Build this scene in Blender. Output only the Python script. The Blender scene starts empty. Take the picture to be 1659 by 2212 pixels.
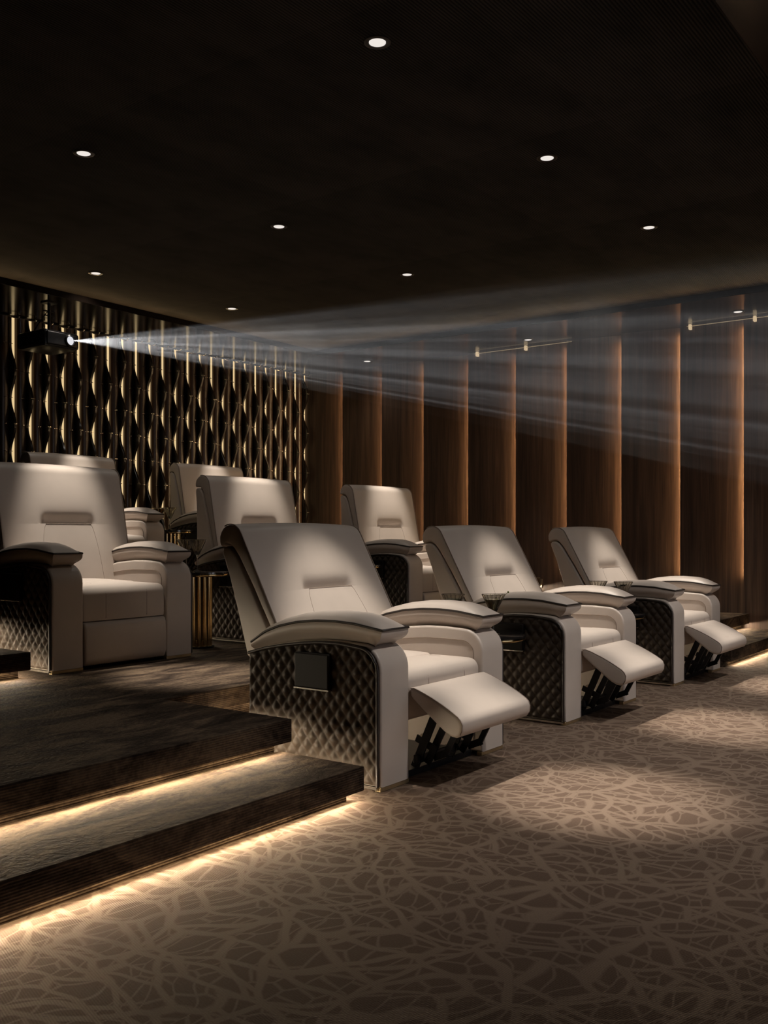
import bpy, bmesh, math, random
from mathutils import Vector, Matrix, Euler
PI = math.pi
R = math.radians
C = bpy.context.scene.collection
scene = bpy.context.scene

# ------------------------------------------------------------------ camera, world, exposure
cd = bpy.data.cameras.new('camera'); cam = bpy.data.objects.new('camera', cd); C.objects.link(cam)
cd.sensor_fit = 'HORIZONTAL'; cd.sensor_width = 36.0; cd.lens = 36.0*2086.0/1659.0
cd.shift_y = 46.0/1659.0; cd.clip_start = 0.02; cd.clip_end = 60
AZ = 36.47
cam.location = (0, 0, 1.0); cam.rotation_euler = (R(90), 0, R(AZ-90))
scene.camera = cam
w = bpy.data.worlds.new('world'); scene.world = w; w.use_nodes = True
w.node_tree.nodes['Background'].inputs[0].default_value = (0.010, 0.0088, 0.0078, 1)
w.node_tree.nodes['Background'].inputs[1].default_value = 1.0
vs = scene.view_settings
vs.view_transform = 'Standard'; vs.look = 'None'; vs.exposure = 0.0; vs.gamma = 1.0
try: vs.use_curve_mapping = False
except Exception: pass
cy = scene.cycles
cy.max_bounces = 7; cy.diffuse_bounces = 4; cy.glossy_bounces = 4; cy.transmission_bounces = 6
cy.transparent_max_bounces = 8; cy.volume_bounces = 0
cy.sample_clamp_indirect = 3.0; cy.caustics_reflective = False; cy.caustics_refractive = False
cy.use_denoising = True

# light powers, all in one place
P_SEAT = 380.0      # downlight straight down over the seats
P_POOL = 850.0      # second beam of the downlight, tilted to the aisle in front
P_FRONT = 115.0     # downlights of the front soffit
P_WIDE = 14.0       # wide soft spill of each downlight
P_LED = 3.7         # per metre, strips under the step noses
P_COVE = 1.5        # per metre, strips in the ceiling cove
P_PANEL = 4.6       # each strip behind a walnut panel
P_BEAM = 9500.0      # projector lamp
E_SCREEN_FILL = 1.25     # screen emission, put in as fill for the beam light it would reflect
WARM = (1.0, 0.83, 0.60); NEUTRAL = (1.0, 0.91, 0.80); COVE = (1.0, 0.68, 0.34)

# ------------------------------------------------------------------ room measures (metres)
XL, XR, YF, YB = -1.0, 9.2, -2.5, 7.93     # walls
ZC, ZS = 3.19, 2.97                        # ceiling, glossy soffit underside
RX = [2.97, 4.58, 6.18]; RY = [2.22, 4.33, 6.44]; RZ = [0.0, 0.27, 0.54]

# ------------------------------------------------------------------ node helpers
def new_mat(name):
    m = bpy.data.materials.new(name); m.use_nodes = True
    nt = m.node_tree; b = nt.nodes['Principled BSDF']
    return m, nt, b
def nd(nt, t, **k):
    n = nt.nodes.new(t)
    for a, v in k.items(): setattr(n, a, v)
    return n
def mathn(nt, op, a, b=None, clamp=False):
    n = nd(nt, 'ShaderNodeMath', operation=op, use_clamp=clamp)
    for i, v in enumerate((a, b)):
        if v is None: continue
        if isinstance(v, (int, float)): n.inputs[i].default_value = v
        else: nt.links.new(v, n.inputs[i])
    return n.outputs[0]
def ramp(nt, fac, stops, interp='LINEAR'):
    n = nd(nt, 'ShaderNodeValToRGB'); n.color_ramp.interpolation = interp
    e = n.color_ramp.elements
    while len(e) < len(stops): e.new(0.5)
    for i, (p, c) in enumerate(stops):
        e[i].position = p; e[i].color = (*c, 1) if len(c) == 3 else c
    nt.links.new(fac, n.inputs[0]); return n.outputs[0]
def mixc(nt, fac, a, b, mode='MIX'):
    n = nd(nt, 'ShaderNodeMix', data_type='RGBA', blend_type=mode)
    for s, v in ((0, fac), (6, a), (7, b)):
        if isinstance(v, (int, float)): n.inputs[s].default_value = v
        elif isinstance(v, tuple): n.inputs[s].default_value = (*v, 1)
        else: nt.links.new(v, n.inputs[s])
    return n.outputs[2]
def coords(nt, scale=(1, 1, 1), kind='Object', rot=(0, 0, 0)):
    if kind == 'World':
        o = nd(nt, 'ShaderNodeNewGeometry').outputs['Position']
    else:
        o = nd(nt, 'ShaderNodeTexCoord').outputs[kind]
    m = nd(nt, 'ShaderNodeMapping'); m.inputs['Scale'].default_value = scale; m.inputs['Rotation'].default_value = rot
    nt.links.new(o, m.inputs['Vector']); return m.outputs[0]
def noise(nt, vec, scale, detail=3, rough=0.5, dist=0.0, out='Fac'):
    n = nd(nt, 'ShaderNodeTexNoise'); n.inputs['Scale'].default_value = scale
    n.inputs['Detail'].default_value = detail; n.inputs['Roughness'].default_value = rough
    n.inputs['Distortion'].default_value = dist
    nt.links.new(vec, n.inputs['Vector']); return n.outputs[out]
def bump(nt, b, h, strength, dist):
    n = nd(nt, 'ShaderNodeBump'); n.inputs['Strength'].default_value = strength; n.inputs['Distance'].default_value = dist
    nt.links.new(h, n.inputs['Height']); nt.links.new(n.outputs[0], b.inputs['Normal'])
def simple(name, col, rough=0.5, metal=0.0, spec=0.5, var=0.12, vscale=12.0):
    m, nt, b = new_mat(name)
    n = noise(nt, coords(nt), vscale, 3)
    c = ramp(nt, n, [(0.3, tuple(x*(1-var) for x in col)), (0.7, tuple(min(1, x*(1+var)) for x in col))])
    nt.links.new(c, b.inputs['Base Color'])
    b.inputs['Roughness'].default_value = rough; b.inputs['Metallic'].default_value = metal
    b.inputs['Specular IOR Level'].default_value = spec
    return m
def leather(name, col, rough, spec=0.5, bs=0.12, var=0.05):
    m, nt, b = new_mat(name)
    v = coords(nt)
    n = noise(nt, v, 5.0, 3)
    nt.links.new(ramp(nt, n, [(0.3, tuple(x*(1-var) for x in col)), (0.7, tuple(x*(1+var) for x in col))]), b.inputs['Base Color'])
    vo = nd(nt, 'ShaderNodeTexVoronoi'); vo.inputs['Scale'].default_value = 420; nt.links.new(v, vo.inputs['Vector'])
    bump(nt, b, vo.outputs['Distance'], bs, 0.0006)
    b.inputs['Roughness'].default_value = rough; b.inputs['Specular IOR Level'].default_value = spec
    return m
def emit(name, col, strength):
    m, nt, b = new_mat(name)
    b.inputs['Base Color'].default_value = (*[c*0.03 for c in col], 1)
    b.inputs['Emission Color'].default_value = (*col, 1); b.inputs['Emission Strength'].default_value = strength
    return m

M = {}
M['cream'] = leather('cream_leather', (0.50, 0.432, 0.378), 0.42)
M['seamc'] = leather('seam_thread', (0.26, 0.20, 0.16), 0.7)
M['quilt'] = leather('dark_quilted_leather', (0.042, 0.031, 0.023), 0.48, 0.12)
M['podleather'] = leather('dark_pod_leather', (0.007, 0.005, 0.004), 0.5, 0.12)
M['pipe'] = leather('dark_piping', (0.020, 0.013, 0.010), 0.45)
M['black'] = simple('black_metal', (0.008, 0.008, 0.009), 0.38, 0.3)
M['blackplastic'] = simple('black_plastic', (0.012, 0.011, 0.011), 0.28)
M['brass'] = simple('polished_brass', (0.56, 0.41, 0.21), 0.12, 1.0)
M['chrome'] = simple('steel', (0.62, 0.58, 0.52), 0.18, 1.0)
M['goldfoot'] = simple('satin_gold', (0.62, 0.48, 0.28), 0.32, 0.9)
M['bronze'] = simple('dark_bronze_panel', (0.050, 0.027, 0.015), 0.30, 0.0, 0.6, 0.25, 6)
M['finblack'] = simple('dark_lacquer', (0.012, 0.008, 0.006), 0.24, 0.0, 0.6)
M['tabletop'] = simple('smoked_table_glass', (0.010, 0.009, 0.009), 0.05, 0.0, 0.7)
M['strip'] = emit('warm_light_strip', (1.0, 0.73, 0.37), 0.80)
M['ledmesh'] = emit('warm_led_tape', (1.0, 0.80, 0.50), 1.2)
M['stepled'] = emit('step_light_tape', (1.0, 0.78, 0.48), 14.0)
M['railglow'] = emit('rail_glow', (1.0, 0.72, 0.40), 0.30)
M['clipglint'] = emit('rail_clip_painted_glint', (1.0, 0.74, 0.44), 0.55)  # glint of the metal clips painted as emission
M['disc'] = emit('downlight_lens', (1.0, 0.93, 0.86), 0.85)
M['lens'] = emit('projector_lens_glow', (0.95, 0.95, 1.0), 0.80)
M['screen'] = emit('cinema_screen', (0.92, 0.92, 1.0), E_SCREEN_FILL)
M['plate'] = simple('brushed_plate', (0.30, 0.24, 0.17), 0.4, 0.7)
M['trimdark'] = simple('dark_trim_ring', (0.030, 0.022, 0.016), 0.35, 0.4)

def m_soffit():
    m, nt, b = new_mat('glossy_dark_soffit')
    n = noise(nt, coords(nt, kind='World'), 3.0, 2)
    nt.links.new(ramp(nt, n, [(0.3, (0.010, 0.007, 0.005)), (0.7, (0.014, 0.009, 0.007))]), b.inputs['Base Color'])
    b.inputs['Roughness'].default_value = 0.15; b.inputs['IOR'].default_value = 1.40
    return m
M['soffit'] = m_soffit()
def m_ceiling():
    m, nt, b = new_mat('ribbed_black_ceiling_fabric')
    v = coords(nt, kind='World')
    sep = nd(nt, 'ShaderNodeSeparateXYZ'); nt.links.new(v, sep.inputs[0])
    big = noise(nt, coords(nt, (1.0, 1.6, 1), 'World'), 2.2, 4, 0.6)
    # ribs run along x; seams every 1.22 m
    s = mathn(nt, 'SINE', mathn(nt, 'MULTIPLY', sep.outputs['Y'], 2*PI/0.016))
    rib = mathn(nt, 'MULTIPLY_ADD', s, 0.5); rib.node.inputs[2].default_value = 0.5
    fx = mathn(nt, 'FRACT', mathn(nt, 'DIVIDE', sep.outputs['X'], 1.6))
    fy = mathn(nt, 'FRACT', mathn(nt, 'DIVIDE', sep.outputs['Y'], 1.055))
    tone = mathn(nt, 'MULTIPLY', big, mathn(nt, 'ADD', mathn(nt, 'MULTIPLY', rib, 0.85), 0.40))
    tone = mathn(nt, 'MULTIPLY', tone, mathn(nt, 'ADD', mathn(nt, 'MULTIPLY', fx, 0.25), mathn(nt, 'ADD', mathn(nt, 'MULTIPLY', fy, 0.2), 0.8)))
    nt.links.new(ramp(nt, tone, [(0.12, (0.003, 0.0025, 0.002)), (0.75, (0.040, 0.032, 0.027))]), b.inputs['Base Color'])
    b.inputs['Roughness'].default_value = 0.9
    b.inputs['Specular IOR Level'].default_value = 0.15
    bump(nt, b, rib, 0.6, 0.004)
    return m
M['ceil'] = m_ceiling()
def m_carpet():
    m, nt, b = new_mat('patterned_carpet')
    v = coords(nt, kind='World')
    warp = noise(nt, v, 2.2, 2, 0.5, 0, 'Color')
    va = nd(nt, 'ShaderNodeVectorMath', operation='MULTIPLY_ADD'); nt.links.new(warp, va.inputs[0])
    va.inputs[1].default_value = (0.30, 0.30, 0); nt.links.new(v, va.inputs[2])
    def lines(vec, scale, w0, w1, sc=(1, 1, 1), rot=0):
        mp = nd(nt, 'ShaderNodeMapping'); mp.inputs['Scale'].default_value = sc; mp.inputs['Rotation'].default_value = (0, 0, rot)
        nt.links.new(vec, mp.inputs['Vector'])
        vo = nd(nt, 'ShaderNodeTexVoronoi', feature='DISTANCE_TO_EDGE', voronoi_dimensions='2D')
        vo.inputs['Scale'].default_value = scale; nt.links.new(mp.outputs[0], vo.inputs['Vector'])
        return ramp(nt, vo.outputs['Distance'], [(w0, (1, 1, 1)), (w1, (0, 0, 0))])
    big = lines(va.outputs[0], 3.6, 0.026, 0.048)
    med = lines(va.outputs[0], 10.5, 0.060, 0.125, (1, 0.58, 1), 0.5)
    fine = lines(va.outputs[0], 17.0, 0.025, 0.100, (0.62, 1.2, 1), -0.4)
    t = mixc(nt, 1.0, big, mixc(nt, 1.0, med, (0.92, 0.92, 0.92), 'MULTIPLY'), 'LIGHTEN'); t = mixc(nt, 1.0, t, mixc(nt, 1.0, fine, (0.78, 0.78, 0.78), 'MULTIPLY'), 'LIGHTEN')
    fz = noise(nt, v, 160, 2, 0.6)
    t2 = mixc(nt, 0.22, t, ramp(nt, fz, [(0.3, (0, 0, 0)), (0.7, (1, 1, 1))]))
    big2 = noise(nt, v, 1.3, 3)
    c = ramp(nt, t2, [(0.10, (0.110, 0.076, 0.056)), (0.85, (0.195, 0.144, 0.108))])
    c = mixc(nt, 0.35, c, mixc(nt, 1.0, c, ramp(nt, big2, [(0.3, (0.75, 0.72, 0.7)), (0.7, (1.2, 1.15, 1.1))]), 'MULTIPLY'))
    nt.links.new(c, b.inputs['Base Color'])
    b.inputs['Roughness'].default_value = 0.95; b.inputs['Specular IOR Level'].default_value = 0.08
    sep = nd(nt, 'ShaderNodeSeparateXYZ'); nt.links.new(v, sep.inputs[0])
    q = 2*PI/0.0095
    a1 = mathn(nt, 'SINE', mathn(nt, 'MULTIPLY', mathn(nt, 'ADD', sep.outputs['X'], mathn(nt, 'MULTIPLY', sep.outputs['Y'], 0.5)), q))
    a2 = mathn(nt, 'SINE', mathn(nt, 'MULTIPLY', mathn(nt, 'SUBTRACT', sep.outputs['Y'], mathn(nt, 'MULTIPLY', sep.outputs['X'], 0.5)), q))
    hh = mathn(nt, 'ADD', mathn(nt, 'MULTIPLY', a1, a2), mathn(nt, 'MULTIPLY', fz, 1.5))
    bump(nt, b, hh, 0.4, 0.003)
    return m
M['carpet'] = m_carpet()
def m_step():
    m, nt, b = new_mat('dark_ribbed_step_carpet')
    v = coords(nt, kind='World')
    sep = nd(nt, 'ShaderNodeSeparateXYZ'); nt.links.new(v, sep.inputs[0])
    yz = mathn(nt, 'ADD', sep.outputs['Z'], 0.003)
    s = mathn(nt, 'SINE', mathn(nt, 'MULTIPLY', yz, 2*PI/0.0085))
    s2 = mathn(nt, 'SINE', mathn(nt, 'MULTIPLY', sep.outputs['X'], 2*PI/0.012))
    rib = mathn(nt, 'ADD', mathn(nt, 'MULTIPLY', s, 0.38), 0.5)
    n1 = noise(nt, coords(nt, (1.2, 3.4, 3.4), 'World'), 2.4, 6, 0.66, 0.8)
    n2 = noise(nt, coords(nt, (1, 1, 1), 'World'), 55, 2, 0.6)
    tile = mathn(nt, 'FLOOR', mathn(nt, 'DIVIDE', sep.outputs['X'], 0.62))
    wn = nd(nt, 'ShaderNodeTexWhiteNoise', noise_dimensions='1D'); nt.links.new(tile, wn.inputs['W'])
    t = mathn(nt, 'ADD', mathn(nt, 'MULTIPLY', mathn(nt, 'SUBTRACT', n1, 0.165), 1.5), mathn(nt, 'MULTIPLY', mathn(nt, 'SUBTRACT', n2, 0.5), 0.35))
    t = mathn(nt, 'ADD', t, mathn(nt, 'MULTIPLY', mathn(nt, 'SUBTRACT', wn.outputs[0], 0.5), 0.10))
    t = mathn(nt, 'ADD', t, mathn(nt, 'MULTIPLY', mathn(nt, 'SUBTRACT', rib, 0.5), 0.16))
    nt.links.new(ramp(nt, t, [(0.30, (0.015, 0.0095, 0.0065)), (0.5, (0.047, 0.032, 0.022)), (0.74, (0.118, 0.084, 0.055))]), b.inputs['Base Color'])
    b.inputs['Roughness'].default_value = 0.95; b.inputs['Specular IOR Level'].default_value = 0.08
    hh = mathn(nt, 'ADD', rib, mathn(nt, 'MULTIPLY', n2, 1.6))
    bump(nt, b, hh, 0.6, 0.004)
    return m
M['step'] = m_step()
def m_wood():
    m, nt, b = new_mat('walnut_panel')
    oi = nd(nt, 'ShaderNodeObjectInfo')
    tc = nd(nt, 'ShaderNodeNewGeometry').outputs['Position']
    add = nd(nt, 'ShaderNodeVectorMath', operation='ADD'); nt.links.new(tc, add.inputs[0])
    cx = nd(nt, 'ShaderNodeCombineXYZ'); nt.links.new(mathn(nt, 'MULTIPLY', oi.outputs['Random'], 37.0), cx.inputs[1])
    nt.links.new(cx.outputs[0], add.inputs[1])
    def mp(sc):
        q = nd(nt, 'ShaderNodeMapping'); q.inputs['Scale'].default_value = sc; nt.links.new(add.outputs[0], q.inputs['Vector']); return q.outputs[0]
    g1 = noise(nt, mp((14, 14, 0.55)), 1.6, 4, 0.6, 0.5)
    g2 = noise(nt, mp((160, 160, 2.2)), 1.0, 4, 0.7)
    t = mathn(nt, 'ADD', mathn(nt, 'MULTIPLY', g1, 0.6), mathn(nt, 'MULTIPLY', g2, 0.4))
    nt.links.new(ramp(nt, t, [(0.34, (0.030, 0.0155, 0.010)), (0.5, (0.068, 0.037, 0.024)), (0.66, (0.125, 0.075, 0.049))]), b.inputs['Base Color'])
    b.inputs['Roughness'].default_value = 0.5
    bump(nt, b, g2, 0.15, 0.001)
    return m
M['wood'] = m_wood()
M['wall'] = simple('dark_wall_paint', (0.020, 0.014, 0.011), 0.6)
M['wallfar'] = simple('dark_fabric_wall', (0.030, 0.024, 0.020), 0.9)
def m_glass():
    m, nt, b = new_mat('cut_glass')
    n = noise(nt, coords(nt), 20, 1)
    nt.links.new(ramp(nt, n, [(0, (0.86, 0.84, 0.78)), (1, (0.90, 0.88, 0.82))]), b.inputs['Base Color'])
    b.inputs['Transmission Weight'].default_value = 1.0; b.inputs['Roughness'].default_value = 0.03; b.inputs['IOR'].default_value = 1.45
    return m
M['glass'] = m_glass()
def m_liquid(name, col):
    m, nt, b = new_mat(name)
    n = noise(nt, coords(nt), 9, 1)
    nt.links.new(ramp(nt, n, [(0, col), (1, tuple(min(1, c*1.1) for c in col))]), b.inputs['Base Color'])
    b.inputs['Transmission Weight'].default_value = 0.55; b.inputs['Roughness'].default_value = 0.1; b.inputs['IOR'].default_value = 1.33
    return m
M['clear_drink'] = m_liquid('pale_green_drink', (0.62, 0.62, 0.45))
M['orange_drink'] = m_liquid('amber_drink', (0.75, 0.36, 0.10))
M['olive'] = simple('green_olive', (0.16, 0.17, 0.04), 0.35)

# ------------------------------------------------------------------ object helpers
def obj(name, bm, mat, parent=None, smooth=False, loc=None, recalc=True):
    if recalc: bmesh.ops.recalc_face_normals(bm, faces=bm.faces[:])
    me = bpy.data.meshes.new(name); bm.to_mesh(me); bm.free()
    if smooth is True:
        for p in me.polygons: p.use_smooth = True
    elif smooth:
        for p in me.polygons: p.use_smooth = True
        me.set_sharp_from_angle(angle=R(smooth))
    o = bpy.data.objects.new(name, me); C.objects.link(o)
    for x in (mat if isinstance(mat, (list, tuple)) else [mat]): me.materials.append(x)
    if parent: o.parent = parent
    if loc is not None: o.location = loc
    return o
def tag(o, label, cat, group=None, kind=None):
    o['label'] = label; o['category'] = cat
    if group: o['group'] = group
    if kind: o['kind'] = kind
    return o
def struct(o): o['kind'] = 'structure'; return o
def thing(name, label, cat, loc=(0, 0, 0), group=None, rotz=0):
    o = bpy.data.objects.new(name, None); C.objects.link(o); o.location = loc; o.rotation_euler = (0, 0, rotz)
    o.empty_display_size = 0.1
    return tag(o, label, cat, group)
def dup(root, loc, label):
    r = root.copy(); C.objects.link(r); r.location = loc; r['label'] = label
    for ch in list(root.children):
        c = ch.copy(); C.objects.link(c); c.parent = r
        for g in ch.children:
            d = g.copy(); C.objects.link(d); d.parent = c
    return r
def add_box(bm, x0, x1, y0, y1, z0, z1, bev=0.0, seg=2):
    vs_ = [bm.verts.new((x, y, z)) for x in (x0, x1) for y in (y0, y1) for z in (z0, z1)]
    F = [(0,1,3,2),(4,6,7,5),(0,4,5,1),(2,3,7,6),(0,2,6,4),(1,5,7,3)]
    fs = [bm.faces.new([vs_[i] for i in f]) for f in F]
    if bev > 0:
        es = list({e for f in fs for e in f.edges})
        bmesh.ops.bevel(bm, geom=es, offset=bev, segments=seg, profile=0.5, affect='EDGES')
def bx(x0, x1, y0, y1, z0, z1, bev=0.0, seg=2):
    bm = bmesh.new(); add_box(bm, x0, x1, y0, y1, z0, z1, bev, seg); return bm
def add_tube(bm, pts, r, n=8, closed=False, cap=True):
    pts = [Vector(p) for p in pts]; rings = []
    m = len(pts)
    for i, p in enumerate(pts):
        if closed: d = pts[(i+1) % m]-pts[i-1]
        else: d = pts[min(i+1, m-1)]-pts[max(i-1, 0)]
        d.normalize()
        up = Vector((0, 0, 1)) if abs(d.z) < 0.9 else Vector((1, 0, 0))
        a = d.cross(up).normalized(); b = d.cross(a).normalized()
        rr = r[i] if isinstance(r, (list, tuple)) else r
        rings.append([bm.verts.new(p+a*math.cos(2*PI*k/n)*rr+b*math.sin(2*PI*k/n)*rr) for k in range(n)])
    for i in range(m if closed else m-1):
        A, B = rings[i], rings[(i+1) % m]
        for k in range(n): bm.faces.new((A[k], A[(k+1) % n], B[(k+1) % n], B[k]))
    if cap and not closed:
        bm.faces.new(rings[0][::-1]); bm.faces.new(rings[-1])
def add_lathe(bm, prof, n=32, cx=0, cy_=0, cz=0, mod=None):
    """prof: list of (r,z); mod(angle, r, z)->r"""
    rings = []
    for (r, z) in prof:
        if r <= 1e-6: rings.append([bm.verts.new((cx, cy_, cz+z))]); continue
        ring = []
        for k in range(n):
            a = 2*PI*k/n; rr = mod(a, r, z) if mod else r
            ring.append(bm.verts.new((cx+rr*math.cos(a), cy_+rr*math.sin(a), cz+z)))
        rings.append(ring)
    for A, B in zip(rings, rings[1:]):
        for k in range(n):
            k2 = (k+1) % n
            if len(A) == 1 and len(B) == 1: continue
            if len(A) == 1: bm.faces.new((A[0], B[k], B[k2]))
            elif len(B) == 1: bm.faces.new((A[k], A[k2], B[0]))
            else: bm.faces.new((A[k], A[k2], B[k2], B[k]))
def add_prism(bm, poly, axis, a0, a1):
    """extrude 2D polygon along axis ('x': poly=(y,z); 'y': (x,z); 'z': (x,y))"""
    def P(p, a): return {'x': (a, p[0], p[1]), 'y': (p[0], a, p[1]), 'z': (p[0], p[1], a)}[axis]
    A = [bm.verts.new(P(p, a0)) for p in poly]; B = [bm.verts.new(P(p, a1)) for p in poly]
    n = len(poly)
    for i in range(n): bm.faces.new((A[i], A[(i+1) % n], B[(i+1) % n], B[i]))
    bm.faces.new(A[::-1]); bm.faces.new(B)
def arc(cx, cz, r, a0, a1, n):
    return [(cx+r*math.cos(R(a0+(a1-a0)*i/n)), cz+r*math.sin(R(a0+(a1-a0)*i/n))) for i in range(n+1)]
def inset_poly(poly, d):
    n = len(poly)
    area = sum(poly[i][0]*poly[(i+1) % n][1]-poly[(i+1) % n][0]*poly[i][1] for i in range(n))
    s = 1 if area > 0 else -1
    out = []
    for i in range(n):
        p0, p1, p2 = Vector(poly[i-1]), Vector(poly[i]), Vector(poly[(i+1) % n])
        e1 = p1-p0; e2 = p2-p1
        if e1.length < 1e-9: e1 = e2
        if e2.length < 1e-9: e2 = e1
        t = (e1.normalized()+e2.normalized())
        if t.length < 1e-6: out.append(tuple(p1)); continue
        t.normalize(); nrm = Vector((-t.y, t.x))*s
        out.append(tuple(p1+nrm*d))
    return out
def soft_extrude(bm, poly, u0, u1, r, seg=4, nmid=1, disp=None):
    """extrude (y,z) polygon along x with rounded end edges of radius r"""
    us = []
    for k in range(seg+1):
        a = PI/2*k/seg; us.append((u0+r*(1-math.sin(a)), r*(1-math.cos(a))))
    us = us[::-1]                     # from end (inset r) to full
    us = [(u0+r*(1-math.cos(PI/2*k/seg)), r*(1-math.sin(PI/2*k/seg))) for k in range(seg+1)]
    for k in range(1, nmid): us.append((u0+r+(u1-u0-2*r)*k/nmid, 0.0))
    us += [(u1-r*(1-math.cos(PI/2*k/seg)), r*(1-math.sin(PI/2*k/seg))) for k in range(seg, -1, -1)]
    rings = []
    for (u, ins) in us:
        pl = inset_poly(poly, ins) if ins > 1e-7 else poly
        ring = []
        for i, p in enumerate(pl):
            q = disp(u, i, p) if disp else p
            ring.append(bm.verts.new((u, q[0], q[1])))
        rings.append(ring)
    n = len(poly)
    for A, B in zip(rings, rings[1:]):
        for i in range(n): bm.faces.new((A[i], A[(i+1) % n], B[(i+1) % n], B[i]))
    bm.faces.new(rings[0][::-1]); bm.faces.new(rings[-1])
def area_light(name, loc, direction, sx, sy, power, col, parent=None, along=(1, 0, 0), spread=None):
    ld = bpy.data.lights.new(name, 'AREA'); ld.shape = 'RECTANGLE'; ld.size = sx; ld.size_y = sy
    ld.energy = power; ld.color = col
    if spread: ld.spread = R(spread)
    o = bpy.data.objects.new(name, ld); C.objects.link(o)
    z = -Vector(direction).normalized(); x = Vector(along).normalized(); x = (x-z*x.dot(z)).normalized(); y = z.cross(x)
    o.matrix_world = Matrix.Translation(loc) @ Matrix((x, y, z)).transposed().to_4x4()
    if parent: o.parent = parent
    return o

# ------------------------------------------------------------------ room shell
struct(obj('floor', bx(XL, XR, YF, YB, -0.1, 0.0), M['carpet']))
struct(obj('ceiling', bx(XL, XR, YF, YB, ZC, ZC+0.1), M['ceil']))
struct(obj('wall_back', bx(XL-0.1, XR+0.1, YB, YB+0.1, -0.1, ZC+0.1), M['wall']))
struct(obj('wall_right', bx(XR, XR+0.1, YF-0.1, YB, -0.1, ZC+0.1), M['wall']))
struct(obj('wall_left', bx(XL-0.1, XL, YF-0.1, YB, -0.1, ZC+0.1), M['wallfar']))
struct(obj('wall_front', bx(XL, XR, YF-0.1, YF, -0.1, ZC+0.1), M['wallfar']))
# glossy soffit ring hanging below the ceiling
IX0, IX1, IY0, IY1 = 0.2, 8.16, 1.14, 6.96
def soffit_piece(n, x0, x1, y0, y1):
    struct(obj('trim_%d' % n, bx(x0, x1, y0, y1, ZS, ZS+0.055, 0.002, 1), M['soffit']))
soffit_piece(1, XL, XR, IY1, YB); soffit_piece(2, IX1, XR, IY0, IY1)
soffit_piece(3, XL, XR, YF, IY0); soffit_piece(4, XL, IX0, IY0, IY1)
# cove light tape lying on the soffit, washing the ceiling edge
def cove(n, x0, x1, y0, y1):
    o = obj('trim_%d' % n, bx(x0, x1, y0, y1, ZS+0.055, ZS+0.062), M['ledmesh']); struct(o)
    return o
L1 = cove(5, IX0-0.4, IX1+0.42, 7.50, 7.51); area_light('cove_light', ((IX0+IX1)/2, 7.49, ZS+0.07), (0, -0.75, 1), IX1-IX0+0.8, 0.012, P_COVE*(IX1-IX0), COVE)
L2 = cove(6, 8.70, 8.71, IY0, IY1+0.5); area_light('cove_light', (8.69, (IY0+IY1)/2+0.2, ZS+0.07), (-0.75, 0, 1), IY1-IY0+0.6, 0.012, P_COVE*(IY1-IY0), COVE, along=(0, 1, 0))

# ------------------------------------------------------------------ platforms and steps
AX0, AX1 = 2.84, 7.30      # seats block between the side aisles
def led_under(x0, x1, ynose, zu, parent, low=False):
    """light tape under a nose: ynose = front of nose, zu = underside"""
    if x1-x0 < 2: x0 += 0.12
    obj('led_strip', bx(x0+0.01, x1-0.01, ynose+0.040, ynose+0.052, zu-0.004, zu), M['stepled'], parent)
    area_light('step_light', ((x0+x1)/2, ynose+0.036, zu-0.006), (0, -1.0, -0.18) if low else (0, -1.0, -0.45), x1-x0-0.02, 0.010, P_LED*(1.4 if low else 1.35)*(x1-x0), WARM, parent)
def led_side(x, y0, y1, zu, parent):
    """tape under the end of a nose, facing the seats (+x)"""
    obj('led_strip', bx(x-0.030, x-0.018, y0, y1, zu-0.004, zu), M['stepled'], parent)
    area_light('step_end_light', (x-0.016, (y0+y1)/2, zu-0.006), (1, 0, -0.15), y1-y0, 0.010, P_LED*1.6*(y1-y0), WARM, parent, along=(0, 1, 0))
pos = {(0, 'L'): 'lowest carpeted step at lower left, its lit nose running beside the nearest recliner',
       (0, 'R'): 'lowest dark step at the far right against the walnut wall, glowing onto the carpet',
       (1, 'L'): 'dark step at the left edge beside the quilted side of the large left recliner',
       (1, 'R'): 'dark step of the second tier beside the walnut wall, behind the front row'}
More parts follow.
